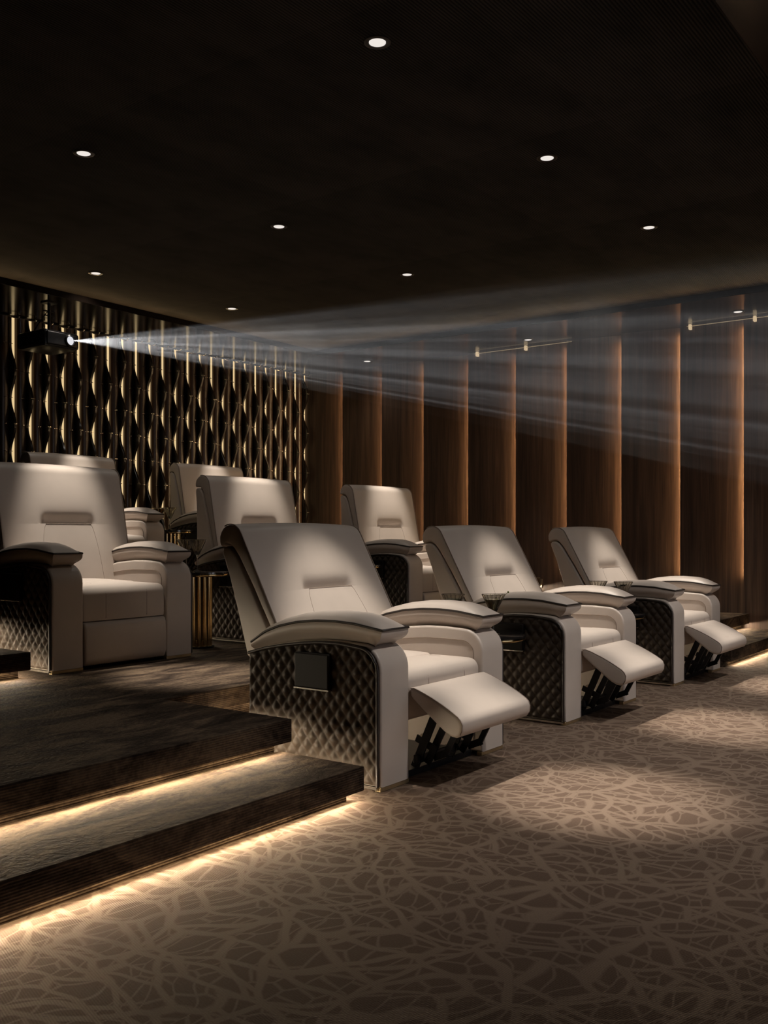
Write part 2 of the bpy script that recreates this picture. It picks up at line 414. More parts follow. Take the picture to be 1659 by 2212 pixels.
for k in (0, 1):
    dy, dz = 2.11*k, 0.27*k
    for side, xa, xb in (('L', XL, AX0), ('R', AX1, 9.04)):
        st = thing('carpeted_step', pos[(k, side)], 'step', ((xa+xb)/2, 2.19+dy, dz), 'lower steps of the side aisles')
        cx, cyy, cz = st.location
        def L(a, b, c, d, e, f, bev=0.0): return bx(a-cx, b-cx, c-cyy, d-cyy, e-cz, f-cz, bev)
        obj('tread', L(xa, xb, 2.19+dy, 2.615+dy, 0.045+dz, 0.135+dz, 0.003), M['step'], st)
        obj('riser', L(xa, xb-(0.032 if side == 'L' else 0), 2.25+dy, 2.615+dy, 0.0+dz, 0.045+dz), M['step'], st)
        led_under(xa-cx, xb-cx, 2.19+dy-cyy, 0.045+dz-cz, st, k == 0)
        if side == 'L': led_side(xb-cx, 2.26+dy-cyy, 2.60+dy-cyy, 0.045+dz-cz, st)
    pl = bpy.data.objects.new('seating_platform', None); C.objects.link(pl); struct(pl)
    ye = YB
    yb0 = 5.41 if k == 0 else YB
    # top slab (nosed) and body, in three runs: left aisle, middle, right aisle
    for (xa, xb, yn, z0) in ((XL, AX0, 2.55+dy, 0.135+dz), (AX0, AX1, 3.30+dy, dz), (AX1, 9.04, 2.55+dy, 0.135+dz)):
        obj('platform_top', bx(xa, xb, yn, ye, 0.18+dz, 0.27+dz, 0.003), M['step'], pl)
        obj('platform_body', bx(xa, xb-(0.032 if xb == AX0 else 0.0), yn+0.065, ye, (0.0 if k == 0 else 0.27), 0.18+dz), M['step'], pl)
        led_under(xa, xb, yn, 0.18+dz, pl)
        if xb == AX0: led_side(xb, yn+0.07, yn+0.74, 0.18+dz, pl)

# ------------------------------------------------------------------ walnut panels on the right wall
B = [7.93-0.0] + [7.31-0.5885*i for i in range(0, 14)]
ordinal = ['first', 'second', 'third', 'fourth', 'fifth', 'sixth', 'seventh', 'eighth', 'ninth', 'tenth', 'eleventh', 'twelfth']
for i in range(0, 10):
    yf, yn = B[i], B[i+1]
    t = thing('walnut_wall_panel', 'tall walnut panel with a lit right edge, %s panel counted from the far corner of the wood wall' % ordinal[i], 'wall panel', (9.05, yf, 0.0), 'walnut panels of the right wall')
    bm = bmesh.new()
    add_prism(bm, [(0.0, 0.0), (0.085, yn-yf), (0.105, yn-yf), (0.02, 0.0)], 'z', 0.0, ZS)
    obj('panel', bm, M['wood'], t)
    obj('led_strip', bx(0.050, 0.062, yn-yf-0.006, yn-yf-0.002, 0.0, ZS-0.02), M['ledmesh'], t)
    area_light('panel_light', (0.056, yn-yf+0.0, 1.75), (0.10, 1, 0), 2.3, 0.012, P_PANEL, (1.0, 0.66, 0.34), t, along=(0, 0, 1))
# thin rails where panels meet soffit; bracket emission stands in for metal catching light
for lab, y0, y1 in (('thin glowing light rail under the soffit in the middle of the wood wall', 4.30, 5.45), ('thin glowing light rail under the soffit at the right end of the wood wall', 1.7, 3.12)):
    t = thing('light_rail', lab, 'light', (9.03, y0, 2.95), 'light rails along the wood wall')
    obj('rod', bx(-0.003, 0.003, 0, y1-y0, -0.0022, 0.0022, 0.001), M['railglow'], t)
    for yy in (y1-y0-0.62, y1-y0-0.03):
        obj('bracket', bx(-0.012, 0.03, yy-0.012, yy+0.012, -0.030, 0.018, 0.004), M['clipglint'], t)
so = thing('wall_socket', 'small metal socket plate low on the walnut wall beside the second front recliner', 'socket', (9.087, 4.70, 0.478))
obj('plate', bx(-0.014, 0.004, -0.04, 0.04, -0.045, 0.045, 0.003), M['plate'], so)
obj('socket_insert', bx(-0.018, -0.012, -0.024, 0.024, -0.028, 0.028, 0.002), M['chrome'], so)

# ------------------------------------------------------------------ decorative back wall: ribs, wavy fins, light strips
YW = YB
Z0w = 0.54
def wavy_unit(even):
    bmr = bmesh.new()
    n = 10
    poly = [(-0.052+0.0, 0.0)] + [(-0.052*math.cos(PI*i/n), -0.005-0.040*math.sin(PI*i/n)) for i in range(n+1)] + [(0.052, 0.0)]
    add_prism(bmr, poly, 'z', Z0w, 2.957)
    bmf = bmesh.new()
    N = 150; rings = []
    for i in range(N+1):
        z = Z0w+(2.957-Z0w)*i/N
        ph = 0 if even else PI
        d = 0.076+0.040*math.cos(2*PI*(z-2.46)/0.486+ph)
        if even and z > 2.703: d = 0.036
        x0, x1 = -0.013, 0.013
        rings.append([bmf.verts.new(p) for p in ((x0, 0.0, z), (x0, -d+0.003, z), (x0+0.003, -d, z), (x1-0.003, -d, z), (x1, -d+0.003, z), (x1, 0.0, z))])
    for A, Bb in zip(rings, rings[1:]):
        for j in range(6): bmf.faces.new((A[j], A[(j+1) % 6], Bb[(j+1) % 6], Bb[j]))
    bmf.faces.new(rings[0]); bmf.faces.new(rings[-1])
    return bmr, bmf
protos = {}
def mesh_of(bm, name, smooth):
    bmesh.ops.recalc_face_normals(bm, faces=bm.faces[:])
    me = bpy.data.meshes.new(name); bm.to_mesh(me); bm.free()
    for p in me.polygons: p.use_smooth = True
    me.set_sharp_from_angle(angle=R(smooth)); return me
for e in (True, False):
    r_, f_ = wavy_unit(e)
    mr = mesh_of(r_, 'rib', 40); mr.materials.append(M['bronze'])
    mf = mesh_of(f_, 'wavy_fin', 40); mf.materials.append(M['finblack'])
    protos[e] = (mr, mf)
ms = mesh_of(bx(-0.017, 0.017, -0.02, 0.012, Z0w, 2.957), 'light_strip', 30); ms.materials.append(M['strip'])
sb = bmesh.new(); add_box(sb, -0.019, 0.019, -0.006, 0.006, -0.0026, 0.0026, 0.001, 1); add_tube(sb, [(0, 0.004, 0), (0, -0.014, 0)], 0.0042, 8)
mst = mesh_of(sb, 'brass_stud', 30); mst.materials.append(M['chrome'])
hk = bmesh.new(); add_tube(hk, [(-0.04, 0, -0.010), (0.0, 0, -0.012), (0.022, -0.004, -0.010), (0.032, -0.006, 0.000)], 0.0042, 6); add_lathe(hk, [(0.0085*math.sin(PI*i/8), 0.006-0.0085*math.cos(PI*i/8)) for i in range(9)], 12, 0.033, -0.006, 0.0); mhk = mesh_of(hk, 'hook', 40); mhk.materials.append(M['chrome'])
def lk(name, me, parent, loc):
    o = bpy.data.objects.new(name, me); C.objects.link(o); o.parent = parent; o.location = loc; return o
NU = 24
def nth(i): return ['first', 'second', 'third', 'fourth', 'fifth', 'sixth', 'seventh', 'eighth', 'ninth', 'tenth', 'eleventh', 'twelfth', 'thirteenth', 'fourteenth', 'fifteenth', 'sixteenth', 'seventeenth', 'eighteenth', 'nineteenth', 'twentieth', 'twenty-first', 'twenty-second', 'twenty-third', 'twenty-fourth'][i]
for j in range(NU):
    x = 5.038+0.1737*j
    lab = '%s glowing wavy rib on the dark back wall, counted from the left' % nth(j)
    t = thing('wavy_wall_rib', lab, 'wall rib', (x, YW, 0), 'wavy ribs of the back wall')
    mr, mf = protos[j % 2 == 0]
    lk('rib', mr, t, (-0.088, 0, 0)); lk('wavy_fin', mf, t, (-0.031, 0, 0)); lk('light_strip', ms, t, (0.002, 0, 0))
    for q in range(8):
        z = 2.957-0.243*(q+1)
        d = 0.076+0.040*math.cos(2*PI*(z-2.46)/0.486+(0 if j % 2 == 0 else PI))
        lk('brass_stud', mst, t, (-0.088, -0.046, z)); lk('brass_stud', mst, t, (-0.031, -d-0.002, z))
    lk('brass_hook', mhk, t, (-0.01, -0.085, 2.952))

# ------------------------------------------------------------------ downlights
def downlight(x, y, z, label, group, seat=True, pool=True, r=0.038, ps=1.0):
    t = thing('downlight', label, 'ceiling light', (x, y, z), group)
    bm = bmesh.new(); add_lathe(bm, [(r+0.003, 0.0), (r+0.003, -0.004), (r+0.016, -0.006), (r+0.022, -0.003), (r+0.022, 0.0)], 32)
    obj('trim_ring', bm, M['trimdark'], t, 50)
    bm = bmesh.new(); add_lathe(bm, [(0, -0.003), (r, -0.003), (r, 0.0)], 32)
    obj('lens', bm, M['disc'], t)
    def spot(power, ang, blend, rot):
        ld = bpy.data.lights.new('downlight_beam', 'SPOT'); ld.energy = power; ld.color = NEUTRAL
        ld.spot_size = R(ang); ld.spot_blend = blend; ld.shadow_soft_size = 0.03
        o = bpy.data.objects.new('downlight_beam', ld); C.objects.link(o); o.parent = t; o.location = (0, 0, -0.04)
        o.rotation_euler = rot
    if seat: spot(P_SEAT*ps, 23.5, 0.75, (0, 0, 0))
    spot(P_WIDE*ps, 120, 1.0, (0, 0, 0))
    if pool: spot(P_POOL*ps, 21, 1.0, (R(-18.5), 0, 0))
    return t
dl = {(0, 0): 'round recessed downlight at the top of the photo, largest of all',
      (1, 0): 'round recessed downlight right of centre on the dark fabric ceiling',
      (2, 0): 'round recessed downlight on the ceiling at the right, above the brass rails',
      (0, 1): 'round recessed downlight at the far left of the ceiling, upper of the two there',
      (1, 1): 'round recessed downlight left of centre on the middle of the ceiling',
      (2, 1): 'round recessed downlight at the centre of the ceiling above the beam',
      (1, 2): 'small downlight above the projector near the back wall',
      (2, 2): 'small downlight in the ceiling just above the start of the projector beam'}
LX = [3.445, 5.095, 6.685]; LY = [2.583, 4.698, 6.783]
for (i, j), lab in dl.items():
    downlight(LX[i], LY[j], ZC, lab, 'recessed downlights in the fabric ceiling')
for y, lab in ((2.57, 'small downlight in the glossy soffit at the right edge of the photo'), (4.66, 'small downlight in the glossy soffit inside the projector beam, middle of the wood wall'), (6.72, 'small downlight in the glossy soffit near the far corner')):
    downlight(8.77, y, ZS, lab, 'downlights in the glossy soffit', True, False, 0.036, 0.35)

for i, nm in enumerate(('left', 'middle', 'right')):
    t = downlight(LX[i], 0.47, ZS, '%s one of the three downlights in the front soffit, above the top of the photo' % nm, 'downlights in the front soffit', False, False, 0.036)
    ld = bpy.data.lights.new('downlight_beam', 'SPOT'); ld.energy = P_FRONT; ld.color = (1.0, 0.93, 0.88)
    ld.spot_size = R(72); ld.spot_blend = 1.0; ld.shadow_soft_size = 0.036
    o = bpy.data.objects.new('downlight_beam', ld); C.objects.link(o); o.parent = t; o.location = (0, 0, -0.04); o.rotation_euler = (R(21), 0, 0)
# ------------------------------------------------------------------ recliner
W = 0.98
def arm_top(v):      # top of the arm body along depth
    if v < 0.10: return 0.466+math.sqrt(max(0, 0.10**2-(0.10-v)**2))*1.0
    P = [(0.10, 0.566), (0.20, 0.571), (0.30, 0.570), (0.45, 0.556), (0.60, 0.527), (0.70, 0.500)]
    for (a, za), (b, zb) in zip(P, P[1:]):
        if v <= b: return za+(zb-za)*(v-a)/(b-a)
    return P[-1][1]
def pipe_z(v):
    P = [(0.0, 0.624), (0.06, 0.632), (0.14, 0.643), (0.24, 0.648), (0.34, 0.645), (0.44, 0.634), (0.54, 0.612), (0.62, 0.583), (0.70, 0.535)]
    for (a, za), (b, zb) in zip(P, P[1:]):
        if v <= b:
            t = (v-a)/(b-a); return za+(zb-za)*t
    return P[-1][1]
def arm_poly():
    p = [(0.0, 0.018)]
    p += [(0.0, 0.1), (0.0, 0.25), (0.0, 0.40)]
    p += [(0.10-0.10*math.cos(R(a)), 0.466+0.10*math.sin(R(a))) for a in range(0, 91, 10)]
    p += [(v, arm_top(v)-0.0) for v in (0.15, 0.20, 0.25, 0.30, 0.35, 0.40, 0.45, 0.50, 0.55, 0.60, 0.65, 0.70)]
    p += [(0.70, 0.3), (0.70, 0.018)]
    return p
def make_arm_meshes():
    out = {}
    bm = bmesh.new(); soft_extrude(bm, arm_poly(), 0.014, 0.205, 0.012, 4); out['arm'] = mesh_of(bm, 'armrest', 35)
    # quilted outer panel, outer face looks to -x
    bm = bmesh.new()
    v0, v1, zb = 0.016, 0.697, 0.024
    nv, nz = 144, 96
    def top(v): 
        if v < 0.105: return 0.452+math.sqrt(max(0, 0.092**2-(0.108-v)**2))
        return arm_top(v)-0.014
    def H(v, z, edge):
        p = v/0.0570+z/0.0690; q = v/0.0570-z/0.0690
        h = (abs(math.sin(PI*p))*abs(math.sin(PI*q)))**0.72
        return h*0.0135*min(1, edge/0.012)
    front = []; 
    for i in range(nv+1):
        v = v0+(v1-v0)*i/nv; tz = top(v); col = []
        for k in range(nz+1):
            z = zb+(tz-zb)*k/nz
            e = min(v-v0, v1-v, z-zb, tz-z)
            col.append(bm.verts.new((0.010-H(v, z, max(0, e)), v, z)))
        front.append(col)
    for i in range(nv):
        for k in range(nz): bm.faces.new((front[i][k], front[i+1][k], front[i+1][k+1], front[i][k+1]))
    back = {}
    bd = [(i, 0) for i in range(nv+1)]+[(nv, k) for k in range(1, nz+1)]+[(i, nz) for i in range(nv-1, -1, -1)]+[(0, k) for k in range(nz-1, 0, -1)]
    bv = [bm.verts.new((0.020, front[i][k].co.y, front[i][k].co.z)) for i, k in bd]
    for a in range(len(bd)):
        b_ = (a+1) % len(bd)
        bm.faces.new((front[bd[a][0]][bd[a][1]], front[bd[b_][0]][bd[b_][1]], bv[b_], bv[a]))
    out['quilt'] = mesh_of(bm, 'quilted_side_panel', 60)
    # piping round the panel
    bm = bmesh.new()
    path = [(0.006, 0.012, 0.02), (0.006, 0.012, 0.2), (0.006, 0.012, 0.455)]
    path += [(0.006, 0.106-0.094*math.cos(R(a)), 0.458+0.094*math.sin(R(a))) for a in range(10, 91, 10)]
    path += [(0.006, v, arm_top(v)-0.010) for v in (0.2, 0.3, 0.4, 0.5, 0.6, 0.7)]
    add_tube(bm, path, 0.0065, 8); out['panel_piping'] = mesh_of(bm, 'panel_piping', 60)
    # pad on top
    uc = 0.1095; wu = 0.088
    bm = bmesh.new(); nu, nn = 14, 46; V1 = 0.70
    top_g = []
    def vpos(i): return V1*(i/nn)**1.25
    for i in range(nn+1):
        v = vpos(i); row = []
        for j in range(nu+1):
            U = -1+2*j/nu
            h = 0.038*(1-abs(U)**2.4)**0.62*(1-(1-min(1, v/0.16))**3)*(1-0.35*(v/V1)**3)
            row.append(bm.verts.new((uc+U*wu, v, pipe_z(v)+h)))
        top_g.append(row)
    for i in range(nn):
        for j in range(nu): bm.faces.new((top_g[i][j], top_g[i+1][j], top_g[i+1][j+1], top_g[i][j+1]))
    out['pad_top'] = mesh_of(bm, 'arm_pad_top', 60)
    bm = bmesh.new(); K = 10; loops = []
    for k in range(K+1):
        t = k/K
        iu = 0.001+0.026*t**3.0; iv = 0.001+0.054*t**3.0
        lp = []
        for i in range(nn+1):
            v = iv+(V1-iv)*(i/nn)**1.25
            z = pipe_z(v)*(1-t)+(arm_top(v)+0.000)*t if v > 0.05 else pipe_z(v)*(1-t)+0.563*t
            bul = 0.005*math.sin(PI*min(1, t*1.25)) if t < 0.8 else 0
            lp.append((uc-wu+iu-bul, v, z))
        fr = []
        for j in range(1, 8):
            U = -1+2*j/8; z = pipe_z(iv)*(1-t)+0.563*t
            fr.append((uc+U*(wu-iu), iv, z))
        rt = [(2*uc-a, b, c) for (a, b, c) in lp]
        ring = lp[::-1]+fr+rt
        loops.append([bm.verts.new(p) for p in ring])
    for A, Bb in zip(loops, loops[1:]):
        for i in range(len(A)-1): bm.faces.new((A[i], A[i+1], Bb[i+1], Bb[i]))
        bm.faces.new((A[-1], A[0], Bb[0], Bb[-1]))
    bm.faces.new(loops[0]); bm.faces.new(loops[-1])
    out['pad'] = mesh_of(bm, 'arm_pad', 50)
    bm = bmesh.new()
    pth = [(uc-wu, V1*(i/30), pipe_z(V1*i/30)) for i in range(30, 0, -1)]+[(uc-wu, 0.0, pipe_z(0)), (uc-wu*0.5, -0.001, pipe_z(0)), (uc, -0.001, pipe_z(0)), (uc+wu*0.5, -0.001, pipe_z(0)), (uc+wu, 0.0, pipe_z(0))]+[(uc+wu, V1*(i/30), pipe_z(V1*i/30)) for i in range(1, 31)]
    add_tube(bm, pth, 0.0052, 8); out['pad_piping'] = mesh_of(bm, 'pad_piping', 60)
    # inner face welt
    bm = bmesh.new()
    path = [(0.206, 0.045, 0.03), (0.206, 0.045, 0.40)]+[(0.206, 0.105-0.06*math.cos(R(a)), 0.455+0.06*math.sin(R(a))) for a in range(0, 91, 15)]+[(0.206, v, arm_top(v)-0.055) for v in (0.2, 0.3, 0.4, 0.5, 0.6)]
    add_tube(bm, path, 0.0022, 6); out['welt'] = mesh_of(bm, 'inner_welt', 60)
    bm = bmesh.new(); add_box(bm, 0.014, 0.205, 0.002, 0.03, 0.0, 0.018, 0.002, 1); out['foot'] = mesh_of(bm, 'front_foot', 30)
    bm = bmesh.new(); add_box(bm, 0.002, 0.012, 0.012, 0.70, 0.008, 0.018, 0.001, 1); out['skid'] = mesh_of(bm, 'side_skid', 30)
    for k, m in (('arm', 'cream'), ('quilt', 'quilt'), ('panel_piping', 'pipe'), ('pad_top', 'cream'), ('pad', 'cream'), ('pad_piping', 'pipe'), ('welt', 'seamc'), ('foot', 'goldfoot'), ('skid', 'chrome')):
        out[k].materials.append(M[m])
    return out
AM = make_arm_meshes()
def mirror_mesh(me, name):
    bm = bmesh.new(); bm.from_mesh(me)
    for v in bm.verts: v.co.x = W-v.co.x
    bmesh.ops.reverse_faces(bm, faces=bm.faces[:])
    m2 = bpy.data.meshes.new(name); bm.to_mesh(m2); bm.free()
    for p in m2.polygons: p.use_smooth = True
    m2.set_sharp_from_angle(angle=R(40)); m2.materials.append(me.materials[0]); return m2
AMR = {k: mirror_mesh(v, v.name) for k, v in AM.items()}

def back_meshes():
    out = {}
    u0, u1 = 0.06, 0.92
    # section in (t,s): t backwards, s up; built as polygon (y=t, z=s)
    front = []
    s = 0.0
    ss = [0.0, 0.05, 0.1, 0.15, 0.2, 0.24, 0.27, 0.30, 0.32, 0.34, 0.355, 0.365, 0.372, 0.378, 0.383, 0.387, 0.3899, 0.391, 0.396, 0.401, 0.407, 0.413, 0.42, 0.435, 0.45, 0.47, 0.50, 0.53, 0.56, 0.59, 0.62, 0.65, 0.675]
    front = [(0.0, a) for a in ss]
    topc = [(0.075-0.075*math.cos(R(a)), 0.685+0.075*math.sin(R(a))) for a in range(0, 100, 9)]
    rear = [(0.105, 0.752), (0.125, 0.737), (0.137, 0.714), (0.139, 0.700), (0.134, 0.690)]
    under = [(0.118, 0.688), (0.098, 0.683), (0.082, 0.670), (0.070, 0.648), (0.060, 0.60), (0.048, 0.45), (0.040, 0.25), (0.034, 0.0)]
    poly = front+topc+rear+under
    nf = len(front)
    def sm(a, b, x):
        t = min(1, max(0, (x-a)/(b-a))); return t*t*(3-2*t)
    def disp(u, i, p):
        t, s_ = p
        if i >= nf: 
            if i < nf+len(topc):
                f_ = math.cos(PI/2*(i-nf)/(len(topc)-1)); Ue = min(1, abs(u-0.49)/0.43)
                return (t-f_*(0.012*(1-Ue**2.5)+(1-Ue**2)*0.017*math.sin(PI*0.80)**0.8), s_+0.004*(1-Ue**2))
            return p
        U = abs(u-0.49)
        crown = 0.012*(1-min(1, U/0.43)**2.5)
        A = 1-sm(0.145, 0.195, U)
        A2 = 1-sm(0.15, 0.34, U)
        d = crown
        if s_ >= 0.390: d += -A*0.032*math.exp(-((s_-0.390)/0.040)**2) + (1-min(1, U/0.43)**2)*0.017*math.sin(PI*min(1, max(0, (s_-0.35)/0.42)))**0.8
        else: d += A*0.003*math.exp(-(0.390-s_)/0.05)+(1-min(1, U/0.43)**2)*0.017*math.sin(PI*0.095)**0.8*(s_/0.39)+A2*0.006*math.sin(PI*s_/0.39)
        return (t-d, s_)
    bm = bmesh.new(); soft_extrude(bm, poly, u0, u1, 0.014, 5, 64, disp)
    out['backrest'] = (bm, 'cream')
    shell = [(0.040, 0.0), (0.046, 0.25), (0.054, 0.45), (0.066, 0.60), (0.076, 0.644), (0.088, 0.664), (0.104, 0.677), (0.122, 0.682), (0.136, 0.676), (0.143, 0.658), (0.155, 0.55), (0.185, 0.38), (0.222, 0.20), (0.216, 0.188), (0.12, 0.06)]
    bm = bmesh.new(); soft_extrude(bm, shell, u0-0.002, u1+0.002, 0.016, 5, 2)
    out['back_shell'] = (bm, 'cream')
    # piping along the front edges and over the top
    for k, (nm, ux) in enumerate((('back_piping', u0+0.004), ('back_piping', u1-0.004))):
        bm = bmesh.new()
        pts = [(ux, -0.001, a) for a in (0.05, 0.2, 0.35, 0.5, 0.6, 0.675)]+[(ux, t-0.001, z+0.001) for (t, z) in topc[1:-1]]
        # slightly tucked inward so that it reads as a sewn edge
        add_tube(bm, pts, 0.0028, 6); out['back_piping%d' % k] = (bm, 'seamc')
    for k, sg in enumerate((-1, 1)):
        bm = bmesh.new(); pts = []
        for i in range(22):
            s_ = 0.388-0.37*i/21
            u = 0.49+sg*(0.152+0.060*((0.388-s_)/0.37)**0.55)
            tt, _ = disp(u, 0, (0.0, s_))
            pts.append((u, tt-0.0002, s_))
        add_tube(bm, pts, 0.0010, 5); out['seam%d' % k] = (bm, 'seamc')
    bm = bmesh.new()
    pts = []
    for i in range(21):
        u = 0.335+0.31*i/20; tt, _ = disp(u, 0, (0.0, 0.389)); pts.append((u, tt-0.001, 0.389))
    add_tube(bm, pts, 0.0012, 5); out['seam2'] = (bm, 'seamc')
    res = []
    for k, (bm, m) in out.items():
        nm = k.rstrip('0123456789'); me = mesh_of(bm, nm, 60 if m == 'cream' else 80); me.materials.append(M[m]); res.append((nm, me))
    return res
BACK = back_meshes()

def seat_meshes():
    res = []
    def add(nm, bm, m, ang=50):
        me = mesh_of(bm, nm, ang); me.materials.append(M[m]); res.append((nm, me))
    x0, x1 = 0.208, 0.772
    def cushion(v0, v1, z0, z1, r, crown, fr):
        n = 5
        poly = [(v0+0.004, z0), (v0, z0+0.02)]+[(v0+fr-fr*math.cos(R(a)), z1-fr+fr*math.sin(R(a))) for a in range(0, 91, 15)]
        m = 8
        poly += [(v0+fr+(v1-0.02-v0-fr)*k/m, z1) for k in range(1, m)]
        poly += [(v1-0.02+0.02*math.sin(R(a)), z1-0.02+0.02*math.cos(R(a))) for a in range(0, 91, 30)]
        poly += [(v1, z0)]
        def disp(u, i, p):
            U = (u-(x0+x1)/2)/((x1-x0)/2)
            cz = crown*(1-U*U)*max(0, (p[1]-(z1-0.06))/0.06)*math.sin(PI*min(1, max(0, (p[0]-v0)/(v1-v0))))**0.6 if p[1] > z1-0.06 else 0
            return (p[0]-0.006*(1-U*U) if p[0] < v0+fr*0.7 else p[0], p[1]+cz)
        bm = bmesh.new(); soft_extrude(bm, poly, x0, x1, r, 4, 14, disp); return bm
    add('seat_cushion', cushion(0.012, 0.27, 0.258, 0.440, 0.018, 0.018, 0.045), 'cream')
    add('seat_cushion', cushion(0.262, 0.60, 0.258, 0.447, 0.018, 0.020, 0.03), 'cream')
    for u in (0.355, 0.635):
        bm = bmesh.new()
        du = 0.006*(1-((u-0.49)/0.282)**2)
        add_tube(bm, [(u, 0.012-du, 0.27), (u, 0.012-du, 0.34), (u, 0.012-du, 0.395)]+[(u, 0.057-0.045*math.cos(R(a))-du*0.7, 0.395+0.045*math.sin(R(a))+0.001) for a in (20, 40, 60, 80)]+[(u, 0.10, 0.449), (u, 0.14, 0.453), (u, 0.18, 0.452), (u, 0.24, 0.446)], 0.0014, 5)
        add('seam', bm, 'seamc', 80)
    bm = bmesh.new(); add_box(bm, 0.206, 0.774, 0.06, 0.66, 0.012, 0.245); add('base', bm, 'black', 30)
    return res
SEAT = seat_meshes()
def footrest_closed():
    bm = bmesh.new()
    poly = [(0.002, 0.03), (-0.008, 0.06), (-0.010, 0.15), (-0.006, 0.225), (0.004, 0.248), (0.02, 0.254), (0.05, 0.254), (0.05, 0.03), (0.03, 0.022), (0.012, 0.022)]
    poly = poly[::-1]
    soft_extrude(bm, poly, 0.212, 0.768, 0.012, 4, 4)
    me = mesh_of(bm, 'footrest', 50); me.materials.append(M['cream']); return [('footrest', me)]
def footrest_open():
    res = []
    # side section in (y,z), v<0 is forward
    poly = [(0.004, 0.378), (0.006, 0.366), (0.004, 0.346), (-0.006, 0.334), (-0.06, 0.292), (-0.12, 0.247), (-0.16, 0.218), (-0.190, 0.204), (-0.212, 0.202), (-0.230, 0.210), (-0.242, 0.230), (-0.244, 0.255),
            (-0.236, 0.274), (-0.222, 0.287), (-0.19, 0.306), (-0.15, 0.327), (-0.10, 0.350), (-0.05, 0.370), (-0.015, 0.381)]
    bm = bmesh.new(); soft_extrude(bm, poly, 0.214, 0.775, 0.014, 4, 6)
    me = mesh_of(bm, 'footrest', 50); me.materials.append(M['cream']); res.append(('footrest', me))
    for ux in (0.217, 0.772):
        bm = bmesh.new(); ip = inset_poly(poly, 0.003)
        add_tube(bm, [(ux, a, b_) for a, b_ in [ip[0]]+ip[-1:10:-1]+[ip[10], ip[9]]], 0.0024, 6)
        m2 = mesh_of(bm, 'footrest_piping', 80); m2.materials.append(M['seamc']); res.append(('footrest_piping', m2))
    for ux in (0.33, 0.60):
        bm = bmesh.new()
        def bar(p, q, w_, h):
            p = Vector(p); q = Vector(q); d = (q-p); L_ = d.length; d.normalize(); sx = Vector((1, 0, 0)); n_ = d.cross(sx).normalized()
            vs_ = []
            for a in (p, q):
                for s1 in (-1, 1):
                    for s2 in (-1, 1): vs_.append(bm.verts.new(a+sx*s1*w_/2+n_*s2*h/2))
            for f in ((0,1,3,2),(4,6,7,5),(0,4,5,1),(2,3,7,6),(0,2,6,4),(1,5,7,3)): bm.faces.new([vs_[i] for i in f])
        bar((ux, -0.060, 0.300), (ux, 0.060, 0.030), 0.010, 0.036)
        bar((ux+0.030, -0.100, 0.275), (ux+0.030, 0.018, 0.045), 0.010, 0.030)
        bar((ux+0.012, -0.040, 0.110), (ux+0.012, 0.060, 0.150), 0.008, 0.030)
        bar((ux+0.045, -0.140, 0.240), (ux+0.045, -0.060, 0.085), 0.010, 0.024)
        bar((ux+0.045, -0.075, 0.100), (ux+0.045, -0.005, 0.070), 0.008, 0.030)
        m2 = mesh_of(bm, 'footrest_linkage', 30); m2.materials.append(M['black']); res.append(('footrest_linkage', m2))
    bm = bmesh.new(); add_box(bm, 0.31, 0.68, 0.03, 0.055, 0.05, 0.085, 0.003, 1); m2 = mesh_of(bm, 'cross_bar', 30); m2.materials.append(M['black']); res.append(('cross_bar', m2))
    bm = bmesh.new(); add_box(bm, 0.225, 0.755, 0.045, 0.62, 0.002, 0.03, 0.002, 1); m2 = mesh_of(bm, 'base_frame', 30); m2.materials.append(M['black']); res.append(('base_frame', m2))
    bm = bmesh.new(); add_tube(bm, [(0.34, 0.03, 0.16), (0.352, 0.03, 0.16)], 0.010, 12); m2 = mesh_of(bm, 'pivot_bolt', 30); m2.materials.append(M['chrome']); res.append(('pivot_bolt', m2))
    return res
FC, FO = footrest_closed(), footrest_open()
